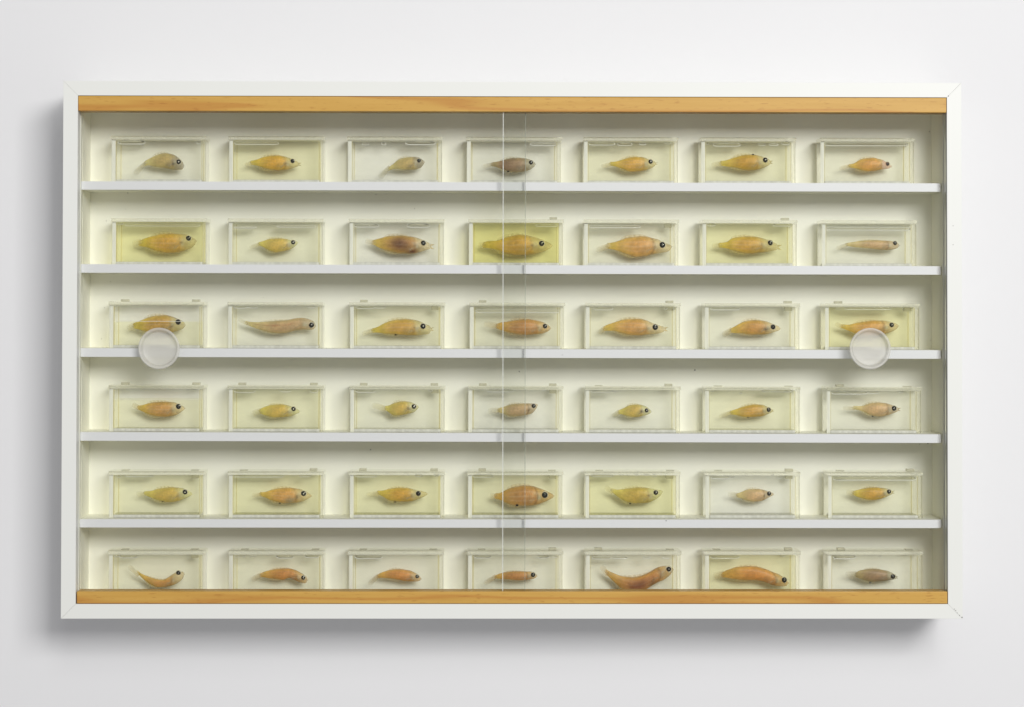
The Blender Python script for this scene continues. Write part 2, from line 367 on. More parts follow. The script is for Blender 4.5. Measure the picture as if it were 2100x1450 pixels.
BUB = {(0,0):[(490,683,489,26),(1045,1080,490,20)],(0,1):[(1312,1628,495,18)],(0,2):[(488,700,390,26),(180,230,398,14),(318,350,394,20)],(0,3):[(1370,1558,398,20)],
 (0,4):[(158,390,190,26),(410,540,195,24),(602,660,192,18),(825,878,185,16)],(0,5):[(245,435,498,22),(195,215,488,20),(720,782,487,24),(635,700,497,14),(560,610,497,10)],(0,6):[(1022,1595,495,20)],
 (1,0):[(540,1070,1075,14),(480,530,1065,12)],(1,1):[(1615,1890,1083,14),(1310,1470,1090,10)],(1,2):[(125,300,975,24),(500,660,975,28)],(1,3):[(1410,1565,974,14)],
 (1,4):[(165,610,915,20)],(1,5):[(203,262,1055,20),(658,790,1057,16)],(1,6):[(1033,1622,1083,20)],
 (2,1):[(1312,1405,205,20),(1408,1475,205,16),(1832,1885,203,18),(1725,1755,198,14)],(2,2):[(140,268,208,18),(270,345,208,12)],(2,3):[(985,1575,235,18)],(2,4):[(205,370,182,26),(815,845,180,18),(895,920,180,16)],
 (2,5):[(225,430,212,22)],(2,6):[(1160,1485,212,14),(1560,1610,212,14),(1100,1140,212,10)],
 (3,1):[(1310,1460,800,22),(1640,1712,800,14),(1850,1905,800,26)],(3,2):[(135,275,800,20),(650,680,795,14)],(3,3):[(1070,1250,797,20),(1450,1480,790,10)],(3,4):[(175,360,905,18),(365,410,905,12)],
 (3,5):[(585,800,785,16),(430,445,800,16),(225,250,787,10)],(3,6):[(1070,1320,800,18),(1325,1400,798,14),(1540,1565,795,10)],
 (4,0):[(482,515,265,18),(540,740,262,10)],(4,1):[(1310,1662,262,18),(1772,1855,262,14)],(4,2):[(132,285,262,16),(555,610,258,18),(690,728,255,18),(498,512,254,10)],(4,3):[(965,1110,262,20)],
 (4,4):[(175,375,278,20),(712,750,278,22),(560,590,272,12),(640,690,272,10),(425,440,270,10),(455,468,270,10),(490,505,272,10)],
 (4,5):[(230,360,268,20),(360,392,262,18),(468,485,250,14),(690,725,265,20),(652,668,250,12)],(4,6):[(1080,1662,275,26)],
 (5,0):[(500,628,832,22),(460,500,825,20)],(5,1):[(1313,1350,830,16),(1375,1395,830,14),(1418,1440,830,12),(1445,1470,830,12),(1608,1735,832,26),(1812,1912,830,24)],(5,2):[(132,325,835,26)],
 (5,3):[(975,1095,833,22),(1425,1505,833,24),(1520,1560,832,14)],(5,4):[(190,352,998,22),(368,500,995,18),(630,700,995,14),(805,860,998,12)],(5,5):[(228,428,822,20),(725,745,815,14)],
 (5,6):[(1082,1240,823,24),(1400,1415,814,8)]}
LEVEL = {(2,0):308, (3,0):860}
# stopper tabs on the lid: left / right, 0 none, 1 thin, 2 thick
TABS = {(1,3):(0,2),(1,5):(0,2),(2,0):(2,2),(2,2):(2,0),(2,3):(2,0),(2,4):(0,2),(2,5):(0,2),(2,6):(2,0),
 (3,0):(2,2),(3,1):(2,2),(3,2):(2,2),(3,3):(2,2),(3,4):(1,2),(3,5):(1,1),(3,6):(2,1),
 (4,0):(1,1),(4,1):(1,2),(4,2):(2,2),(4,3):(2,1),(4,4):(1,1),(4,5):(1,2),(4,6):(1,2),
 (5,0):(1,1),(5,1):(1,1),(5,2):(1,1),(5,3):(1,2),(5,4):(2,1),(5,5):(1,2),(5,6):(2,1)}
PLUG = {(1,4):1,(2,2):1,(2,4):1,(2,5):1,(4,0):1,(4,3):1,(4,5):1,(3,2):1,(3,3):1,(5,0):1,(5,3):0,(2,6):1,(4,4):1}
ROWN = ['top','second','third','fourth','fifth','bottom']; COLN = ['first','second','third','fourth','fifth','sixth','seventh']
WT, HT, DT, YT = 0.1620, 0.0796, 0.050, 0.050
tw, tp, tb, tl_ = 0.0068, 0.0040, 0.0050, 0.0062
def bm_box(*a, bev=0.0):
    bm = bmesh.new(); addbox(bm, *a, bev=bev); return bm
def mesh_of(name, m, *a, bev=0.0002, end=None):
    bm = bm_box(*a, bev=bev); bmesh.ops.recalc_face_normals(bm, faces=bm.faces)
    me = bpy.data.meshes.new(name); bm.to_mesh(me); bm.free(); me.materials.append(m)
    if end:
        me.materials.append(end)
        for p in me.polygons:
            if p.normal.y < -0.9: p.material_index = 1
    return me
ZT = HT-tl_
PM = {
 'front_pane': mesh_of('front_pane', M_pane, -WT/2, WT/2, 0, tp, 0, ZT),
 'back_pane': mesh_of('back_pane', M_back, -WT/2, WT/2, DT-tp, DT, 0, ZT),
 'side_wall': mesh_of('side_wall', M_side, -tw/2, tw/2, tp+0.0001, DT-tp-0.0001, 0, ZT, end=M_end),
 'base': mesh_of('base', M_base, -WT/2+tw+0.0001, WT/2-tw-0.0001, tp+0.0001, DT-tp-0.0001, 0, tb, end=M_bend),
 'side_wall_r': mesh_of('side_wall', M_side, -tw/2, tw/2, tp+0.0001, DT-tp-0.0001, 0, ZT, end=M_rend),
 'lid': mesh_of('lid', M_lid, -WT/2-0.0012, WT/2+0.0012, -0.0008, DT+0.0008, ZT+0.0001, HT, bev=0.0004, end=M_lend),
 'stopper1': mesh_of('stopper', M_tab, -0.0065, 0.0065, 0.020, 0.034, HT-0.0002, HT+0.0009, bev=0.0003),
 'stopper2': mesh_of('stopper', M_tab, -0.0065, 0.0065, 0.012, 0.026, HT-0.0002, HT+0.0040, bev=0.0004),
 'plug': mesh_of('plug', M_tab, -0.0062, 0.0062, 0.014, 0.026, ZT-0.0070, ZT-0.0001, bev=0.0005),
 'seam': mesh_of('glue_seam', M_seam, -0.00035, 0.00035, -0.0004, 0.0004, tb, ZT-0.002, bev=0.0),
}
def tube_loop(bm, pts, r, closed=True, n=6, taper=None):
    """tube along pts (x, y, z) lying near an xz plane"""
    rings = []; m = len(pts)
    for i, p in enumerate(pts):
        a = pts[(i-1) % m] if (closed or i) else p; b = pts[(i+1) % m] if (closed or i < m-1) else p
        t_ = (Vector(b)-Vector(a)).normalized(); s_ = t_.cross(Vector((0, 1, 0))).normalized()
        rr = r*(taper[i] if taper else 1)
        rings.append([bm.verts.new(Vector(p)+s_*rr*math.cos(2*PI*k/n)+Vector((0, 1, 0))*rr*math.sin(2*PI*k/n)) for k in range(n)])
    for i in range(m if closed else m-1):
        a, b = rings[i], rings[(i+1) % m]
        for k in range(n): bm.faces.new((a[k], a[(k+1) % n], b[(k+1) % n], b[k]))
    if not closed: bm.faces.new(rings[0]); bm.faces.new(rings[-1][::-1])
def bubble(parent, x0, x1, z, h, y, rnd):
    """flat air bubble under the lid: squashed capsule with a white ring painting its rim highlight"""
    rx = (x1-x0)/2; rz = h/2; mx = (x0+x1)/2
    e = min(rx, rz*2.4)
    pts = []
    N = 10
    for k in range(N+1):
        a = -PI/2+PI*k/N; pts.append((rx-e+e*math.cos(a), rz*math.sin(a)))
    for k in range(N+1):
        a = PI/2+PI*k/N; pts.append((-(rx-e)+e*math.cos(a), rz*math.sin(a)))
    bm = bmesh.new()
    # body: stack of shrinking outlines through the depth
    prof = [(0.0, -1), (0.72, -0.8), (0.94, -0.4), (1.0, 0), (0.94, 0.4), (0.72, 0.8), (0.0, 1)]
    dy = min(0.010, max(rz, rx*0.5))
    rings = []
    for s_, q in prof:
        if s_ == 0: rings.append([bm.verts.new((0, q*dy, 0))])
        else: rings.append([bm.verts.new((px*(1-(1-s_)*min(1, rz/max(rx,1e-5))), q*dy, pz*s_)) for px, pz in pts])
    n = len(pts)
    for a, b in zip(rings, rings[1:]):
        for i in range(n):
            j = (i+1) % n
            if len(a) == 1: bm.faces.new((a[0], b[j], b[i]))
            elif len(b) == 1: bm.faces.new((a[i], a[j], b[0]))
            else: bm.faces.new((a[i], a[j], b[j], b[i]))
    o = link('bubble', bm, M_dim, parent, smooth=True, loc=(mx, y+dy, z))
    bm = bmesh.new()
    loop = [(px*1.0, -dy*1.02+rnd.uniform(-.0001, .0001), pz) for px, pz in pts]
    tap = []
    for px, pz in pts: tap.append((1.35 if pz < 0 else 0.6)*rnd.uniform(0.75, 1.15))
    tube_loop(bm, loop, 0.00062, True, 6, tap)
    link('rim_glint', bm, M_shine, o, smooth=True)  # white tube paints the highlight along the bubble rim
    return o
rnd = random.Random(11)
TANK = {}
def build_tank(r, c):
    pl, pr_ = EDGE[r][c]
    row_y = [374, 544, 716, 888, 1062, 1224][r]
    a, b = at(pl, row_y, YT).x, at(pr_, row_y, YT).x
    sx_ = (b-a)/WT
    x = (a+b)/2; z = ztop(r, x)+0.00015
    o = empty('specimen_tank', (x, YT, z))
    yrot = 0.0
    if r < 5:
        xa, za, xb, zb_ = shelf_z[r]; yrot = -math.atan2(zb_-za, xb-xa)
    o.rotation_euler = (0, yrot, 0); 
    y = YEL[r][c]
    nm = {'front_pane': [0], 'back_pane': [0], 'base': [0], 'side_wall': [-WT/2+tw/2, WT/2-tw/2], 'lid': [0]}
    for k, xs in nm.items():
        for q in xs: olink(k, PM['side_wall_r' if (k == 'side_wall' and q > 0) else k], o, (q, 0, 0)).scale = ((sx_ if len(xs) == 1 else 1), 1, 1)
    tl2, tr2 = TABS.get((r, c), (0, 0))
    for v, q in ((tl2, -WT/2+0.0235+rnd.uniform(-.002, .002)), (tr2, WT/2-0.0165+rnd.uniform(-.002, .002))):
        if v: olink('stopper', PM['stopper%d' % v], o, (q, 0, 0))
    if PLUG.get((r, c)): olink('plug', PM['plug'], o, (WT/2-0.0165, 0, 0))
    for q, yy in ((-WT/2+tw+0.0006, tp+0.0006), (-WT/2+tw+0.0022, DT-tp-0.0008), (WT/2-tw-0.0006, tp+0.0006), (WT/2-tw-0.0024, DT-tp-0.0008), (-WT/2+0.0045, DT*0.5)):
        olink('glue_seam', PM['seam'], o, (q+rnd.uniform(-.0004, .0004), yy, 0))
    cx0, cy0, cs = crop_of(r, c)
    lev = ZT-0.0003
    if (r, c) in LEVEL:
        q = at((pl+pr_)/2, cy0+LEVEL[(r, c)]/cs, YT+tp); lev = q.z-z
    key = round(y, 2)
    if key not in LIQ: LIQ[key] = liquid_mat(y)
    lq = link('liquid', bm_box(-WT/2+tw+0.0002, WT/2-tw-0.0002, tp+0.0002, DT-tp-0.0002, tb+0.0001, lev), LIQ[key], o)
    inv = lambda px, py, yy: at(px, py, YT+yy)-Vector((x, YT, z))
    if (r, c) in LEVEL:
        bm = bmesh.new(); addbox(bm, -WT/2+tw+0.0004, WT/2-tw-0.0004, tp+0.0003, tp+0.0012, lev-0.0002, lev+0.0005)
        link('waterline', bm, M_shine, lq)  # white strip paints the bright line along the liquid surface
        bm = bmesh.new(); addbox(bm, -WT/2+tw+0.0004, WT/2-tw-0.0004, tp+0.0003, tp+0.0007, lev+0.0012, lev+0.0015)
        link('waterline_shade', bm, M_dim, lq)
    for (xa_, xb_, yc, h) in BUB.get((r, c), []):
        dep = 0.0075 if (xb_-xa_)/cs > 15 else rnd.uniform(.008, .02)
        p0 = inv(cx0+xa_/cs, cy0+yc/cs, dep); p1 = inv(cx0+xb_/cs, cy0+yc/cs, dep)
        bubble(lq, p0.x, p1.x, p0.z, max(h, 12)/cs/1210*1.0, dep, rnd)
    # tiny beads of air under the lid
    bm = bmesh.new()
    for k in range(rnd.choice([3, 6, 10, 14])):
        rr = rnd.uniform(.0003, .0008)
        q = Vector((rnd.uniform(-WT/2+.012, WT/2-.012), rnd.uniform(.006, .03), lev-rr-rnd.choice([0, 0, 0.0006])))
        bmesh.ops.create_icosphere(bm, subdivisions=2, radius=rr, matrix=__import__('mathutils').Matrix.Translation(q))
    bd = link('air_beads', bm, M_shine, lq, smooth=True); bd['kind'] = 'stuff'
    tone = 'clear' if y < .13 else 'faintly yellowish' if y < .3 else 'pale yellow' if y < .48 else 'yellow' if y < .7 else 'strong yellow'
    nb = len([q for q in BUB.get((r, c), []) if q[1]-q[0] > 60]); long_ = any((q[1]-q[0])/cs > 75 for q in BUB.get((r, c), []))
    bt = 'half full of' if (r, c) == (2, 0) else 'partly full of' if (r, c) == (3, 0) else 'long-bubbled' if long_ else ''
    lab = 'acrylic tank of %s liquid, %s from left in the %s row' % (tone, COLN[c], ROWN[r])
    if (r, c) in LEVEL: lab = 'underfilled acrylic tank of %s liquid, first from left in the %s row' % (tone, ROWN[r])
    elif long_: lab = 'acrylic tank of %s liquid under one long bubble, %s from left, %s row' % (tone, COLN[c], ROWN[r])
    tag(o, lab, 'specimen tank', 'acrylic specimen tanks lined up on the shelves')
    TANK[(r, c)] = o
for r in range(6):
    for c in range(7): build_tank(r, c)
#FISH#
# ------------------------------------------------------------------ fish
# outline stations (x, top, bottom) from tail to snout, eye, tail tip, traced for every specimen
# style: flesh middle, flesh tail, head, gut; flags
GOLD = ((226,164,68),(214,182,84),(214,188,138),(176,150,100))
YELO = ((222,178,92),(216,190,104),(220,202,152),(196,176,120))
ORAN = ((228,158,84),(216,176,84),(222,190,146),(190,146,100))
DEEP = ((220,142,74),(212,162,80),(214,168,110),(188,140,100))
PINK = ((218,170,126),(212,184,128),(206,172,136),(196,160,130))
TAN_ = ((208,172,112),(208,184,126),(172,150,122),(140,120,100))
BRWN = ((176,134,104),(178,150,104),(178,160,132),(150,134,120))
FISH = {
(0,0):(TAN_,[(672,640,646),(690,622,650),(720,600,655),(770,578,665),(820,567,673),(860,570,680),(890,580,684),(920,600,686),(945,625,682),(960,648,666)],(923,629,16,'p2'),(605,715),'', 'humped tan fish with grey head'),
(0,1):(GOLD,[(1425,625,645),(1470,612,655),(1520,595,672),(1570,584,685),(1620,582,690),(1665,588,688),(1710,602,680),(1750,622,665),(1776,634,656)],(1727,624,14,'p3'),(1385,655),'mouth','golden fish with parted jaws'),
(0,2):(TAN_,[(365,575,582),(400,540,578),(440,508,575),(490,493,582),(540,488,582),(580,492,575),(605,505,560),(628,523,526)],(585,517,13,'p1'),(302,640),'','small tan fish with drooping tail'),
(0,3):(BRWN,[(1090,535,550),(1130,525,560),(1180,512,580),(1230,500,597),(1280,496,600),(1330,497,593),(1370,508,580),(1400,525,560),(1413,538,545)],(1376,530,14,'p1'),(1025,560),'spot:1215,592,6','brown fish with black belly dot'),
(0,4):(GOLD,[(340,355,375),(400,350,388),(460,328,415),(520,310,435),(590,304,436),(650,313,425),(700,330,410),(735,346,388),(752,356,376)],(698,350,18,'p1'),(265,392),'mouth lines','slim golden fish with open mouth'),
(0,5):(GOLD,[(290,615,640),(340,605,652),(400,585,660),(460,570,677),(520,566,680),(570,574,670),(610,588,655),(635,600,642),(650,610,632)],(605,607,16,'p1'),(232,642),'mouth spot:522,568,6','golden fish with dark back dot'),
(0,6):(ORAN,[(1185,638,655),(1225,628,662),(1270,602,675),(1320,592,685),(1370,590,682),(1420,602,672),(1450,618,668),(1475,635,662),(1488,644,656)],(1457,633,13,'pp'),(1120,668),'mouth pinkhead','small fish with pale pink head'),
(1,0):(GOLD,[(635,1195,1215),(690,1165,1235),(750,1150,1255),(810,1138,1270),(870,1135,1275),(930,1137,1268),(980,1145,1252),(1020,1165,1230),(1050,1180,1195)],(992,1170,17,'p1'),(590,1215),'lines','plump golden fish'),
(1,1):(YELO,[(1480,1208,1215),(1510,1190,1228),(1560,1175,1255),(1610,1170,1270),(1660,1170,1262),(1705,1178,1250),(1740,1185,1230),(1768,1197,1202)],(1731,1198,14,'p2'),(1420,1238),'','small pale yellow fish'),
(1,2):(ORAN,[(250,1085,1105),(275,1078,1118),(320,1062,1142),(370,1050,1158),(430,1046,1172),(490,1048,1178),(540,1055,1178),(590,1068,1165),(640,1090,1148),(672,1106,1140)],(615,1100,17,'p1'),(200,1085),'mouth dark','large fish with dark reddish flank'),
(1,3):(GOLD,[(1030,1105,1125),(1080,1090,1132),(1140,1080,1150),(1200,1060,1175),(1260,1045,1185),(1320,1040,1188),(1380,1050,1182),(1430,1065,1172),(1480,1085,1155),(1530,1108,1128)],(1451,1103,18,'p1'),(1000,1118),'lines','large golden fish with banded flank'),
(1,4):(ORAN,[(310,1065,1100),(370,1055,1115),(430,1035,1135),(500,1012,1165),(570,1003,1183),(640,1000,1180),(700,1010,1165),(760,1025,1155),(810,1050,1145),(860,1070,1130),(892,1078,1095)],(800,1077,24,'p1'),(220,1125),'lines gill','large striped orange fish'),
(1,5):(GOLD,[(280,1185,1210),(340,1175,1222),(380,1148,1235),(440,1140,1252),(500,1138,1258),(560,1142,1252),(610,1155,1248),(660,1175,1238),(703,1194,1228)],(640,1183,17,'p1'),(235,1205),'mouth lines','golden fish with gaping jaws'),
(1,6):(PINK,[(1165,1185,1200),(1220,1175,1210),(1280,1167,1215),(1340,1163,1222),(1400,1163,1230),(1450,1166,1232),(1500,1170,1228),(1530,1180,1218),(1545,1195,1205)],(1509,1184,13,'p1'),(1100,1225),'gill','slender peach fish with gill line'),
(2,0):(GOLD,[(595,325,350),(640,305,368),(680,288,378),(740,270,388),(800,263,392),(850,266,392),(900,282,380),(940,300,365),(970,322,345)],(919,312,18,'p3'),(555,362),'lines','golden fish half above its liquid'),
(2,1):(PINK,[(1385,305,322),(1430,315,340),(1490,312,365),(1560,308,385),(1620,303,393),(1680,298,390),(1740,285,375),(1790,282,368),(1840,290,370),(1880,312,362),(1893,335,350)],(1862,333,17,'p1'),(1340,292),'','long eel-like pink fish'),
(2,2):(GOLD,[(245,370,380),(290,350,385),(340,320,395),(400,300,400),(460,292,405),(530,292,408),(580,302,408),(630,325,400),(660,338,392),(676,350,374)],(613,342,18,'p1'),(178,398),'mouth spot:420,403,6 lines','golden fish with black belly dot'),
(2,3):(DEEP,[(1125,330,355),(1160,315,370),(1210,308,385),(1270,298,398),(1330,292,405),(1390,295,402),(1440,305,398),(1480,320,388),(1520,350,365)],(1475,341,15,'p1'),(1040,325),'lines','deep orange fish'),
(2,4):(ORAN,[(280,350,372),(330,320,378),(390,300,382),(450,282,400),(520,272,415),(590,272,420),(650,280,415),(710,305,408),(770,328,402),(832,345,380)],(738,345,23,'p1'),(245,400),'mouth lines','large orange fish with open snout'),
(2,5):(ORAN,[(360,362,375),(400,335,385),(450,308,388),(510,295,395),(570,294,397),(620,303,392),(660,318,382),(700,335,368),(718,348,358)],(660,341,16,'p3'),(308,402),'','orange fish with arched back'),
(2,6):(ORAN,[(1130,325,340),(1180,325,365),(1215,320,380),(1270,308,398),(1330,300,402),(1400,295,398),(1450,298,388),(1490,308,375),(1520,318,358),(1543,330,335)],(1484,327,15,'p1'),(1095,318),'gill lines','orange fish above the right finger pull'),
(3,0):(ORAN,[(625,905,925),(660,900,945),(710,885,968),(770,878,982),(830,875,985),(880,878,978),(920,892,962),(950,908,940),(968,918,928)],(920,910,17,'p3'),(590,893),'lines','striped orange fish'),
(3,1):(YELO,[(1488,930,955),(1520,915,970),(1570,900,985),(1620,895,988),(1670,896,986),(1720,910,978),(1755,928,962),(1780,940,952)],(1733,927,15,'p2'),(1440,962),'','small yellow fish'),
(3,2):(YELO,[(340,912,925),(375,900,955),(410,885,975),(460,874,972),(510,875,962),(550,888,950),(585,910,918)],(548,909,15,'p2'),(248,898),'','tiny deep-bellied yellow fish'),
(3,3):(PINK,[(1140,930,945),(1180,912,962),(1230,897,978),(1280,890,980),(1340,887,972),(1390,888,955),(1428,892,905)],(1395,905,14,'p1'),(1068,942),'lines gill','peach fish with upturned head'),
(3,4):(YELO,[(415,1082,1095),(460,1055,1112),(520,1028,1130),(580,1020,1135),(630,1028,1122),(670,1045,1112),(710,1080,1092)],(663,1072,16,'p2'),(365,1130),'darkgill','smallest pale yellow fish'),
(3,5):(GOLD,[(360,935,945),(400,915,955),(460,895,968),(530,880,970),(590,883,962),(630,900,948),(664,918,932)],(630,917,14,'p1'),(285,970),'mouth spot:487,970,4 lines','slim golden fish'),
(3,6):(PINK,[(1215,895,908),(1280,892,925),(1330,875,950),(1380,868,965),(1430,868,965),(1480,880,950),(1520,895,935),(1540,905,927)],(1502,907,16,'p1'),(1145,905),'mouth gill spot:1355,963,5','peach fish with dark gill line'),
(4,0):(YELO,[(670,375,390),(720,368,415),(780,352,438),(850,343,450),(900,343,445),(950,350,430),(990,368,412),(1020,385,395)],(967,375,16,'p2'),(615,392),'spot:808,443,4','pale golden fish with ringed eye'),
(4,1):(ORAN,[(1490,380,400),(1530,375,415),(1590,358,440),(1660,347,455),(1720,347,455),(1780,355,448),(1825,375,430),(1865,400,410)],(1805,385,17,'p2'),(1435,402),'spot:1637,455,5 lines','orange fish with pale grey belly'),
(4,2):(GOLD,[(285,370,385),(330,365,410),(380,352,438),(440,346,445),(510,348,445),(560,360,435),(610,370,415),(650,385,392)],(580,385,16,'p3'),(205,400),'spot:415,446,5','golden fish with black vent dot'),
(4,3):(DEEP,[(1115,390,420),(1160,385,430),(1200,360,455),(1260,340,472),(1330,330,475),(1390,335,472),(1440,350,462),(1490,370,440),(1545,398,412)],(1473,395,20,'p3'),(1085,405),'spot:1278,468,8 lines gill','deep-bodied orange fish with big eye'),
(4,4):(YELO,[(350,390,412),(400,400,455),(450,398,490),(510,390,515),(580,383,522),(650,382,520),(700,388,510),(760,400,478),(810,408,430)],(743,425,19,'p1'),(300,375),'spot:520,523,7','pale golden fish with raised tail'),
(4,5):(PINK,[(405,388,400),(440,370,415),(490,352,432),(540,349,438),(590,352,430),(630,365,410),(672,380,390)],(633,380,14,'p1'),(345,385),'gill','tiny pink fish'),
(4,6):(GOLD,[(1215,370,385),(1250,355,405),(1300,345,420),(1350,338,428),(1400,338,422),(1450,345,405),(1500,362,382)],(1467,366,14,'p1'),(1170,372),'mouth','small golden fish below a long bubble'),
(5,0):(ORAN,[(620,925,940),(660,955,985),(710,975,1025),(760,992,1048),(800,996,1050),(830,990,1048),(870,962,1040),(910,942,1022),(945,940,995),(963,945,965)],(920,947,15,'p1'),(565,898),'','orange fish bent into a V'),
(5,1):(DEEP,[(1490,955,975),(1540,935,985),(1600,922,992),(1660,917,1000),(1700,917,985),(1740,925,1000),(1780,945,1018),(1815,968,1022),(1835,990,1010)],(1803,980,14,'p2'),(1430,1003),'','orange fish with head bent down'),
(5,2):(DEEP,[(285,965,985),(320,945,985),(370,930,988),(420,922,995),(480,925,1008),(530,935,1010),(570,955,1010),(602,985,1000)],(571,972,12,'p2'),(228,1032),'','small orange fish with arched back'),
(5,3):(DEEP,[(1115,970,990),(1160,952,992),(1220,940,996),(1280,937,1002),(1340,938,1000),(1390,942,992),(1423,965,980)],(1391,960,15,'p1'),(1045,1028),'gill','small slender orange fish'),
(5,4):(DEEP,[(300,1090,1130),(350,1120,1180),(400,1140,1228),(450,1158,1272),(520,1166,1300),(580,1162,1302),(640,1145,1288),(700,1115,1250),(760,1080,1215),(810,1068,1195),(860,1070,1160),(900,1080,1120)],(856,1093,20,'p1'),(268,1068),'gill rim redmid','large orange fish curved like a bowl'),
(5,5):(DEEP,[(300,935,965),(350,910,970),(410,892,980),(480,887,985),(550,890,985),(610,905,1000),(660,925,1020),(710,945,1028),(750,975,1025),(775,1000,1010)],(738,980,17,'p1'),(248,958),'gill','large orange fish diving nose down'),
(5,6):(BRWN,[(1230,935,960),(1270,915,975),(1320,907,990),(1370,905,995),(1420,910,992),(1470,922,985),(1510,942,978),(1528,957,972)],(1495,956,15,'p1'),(1165,945),'mouth spot:1338,998,6 belly','brownish fish with dark belly line'),
}
def cr(vals, t):
    """Catmull-Rom through vals at t in 0..len-1"""
    n = len(vals); i = min(int(t), n-2); f = t-i
    p0 = vals[max(i-1, 0)]; p1 = vals[i]; p2 = vals[i+1]; p3 = vals[min(i+2, n-1)]
    return 0.5*((2*p1)+(-p0+p2)*f+(2*p0-5*p1+4*p2-p3)*f*f+(-p0+3*p1-3*p2+p3)*f**3)
def sm(a, b, x):
    x = max(0, min(1, (x-a)/(b-a))); return x*x*(3-2*x)
def lerp(a, b, f): return tuple(p+(q-p)*f for p, q in zip(a, b))
FIN = clear('fin_membrane', (0.97, 0.96, 0.92), 0, 0.16, (214, 206, 176), 0.08, (300, 10, 60))
t = NT('tail_membrane'); ca = t.node('VertexColor', layer_name='flesh')
t.m['note'] = 'thin membrane'
d_ = t.mix(0.5, t.node('BsdfDiffuse', i_Color=ca.outputs[0]).outputs[0], t.node('BsdfTranslucent', i_Color=ca.outputs[0]).outputs[0])
M_tail = t.surf(t.mix(ca.outputs[1], t.node('BsdfTransparent').outputs[0], d_))
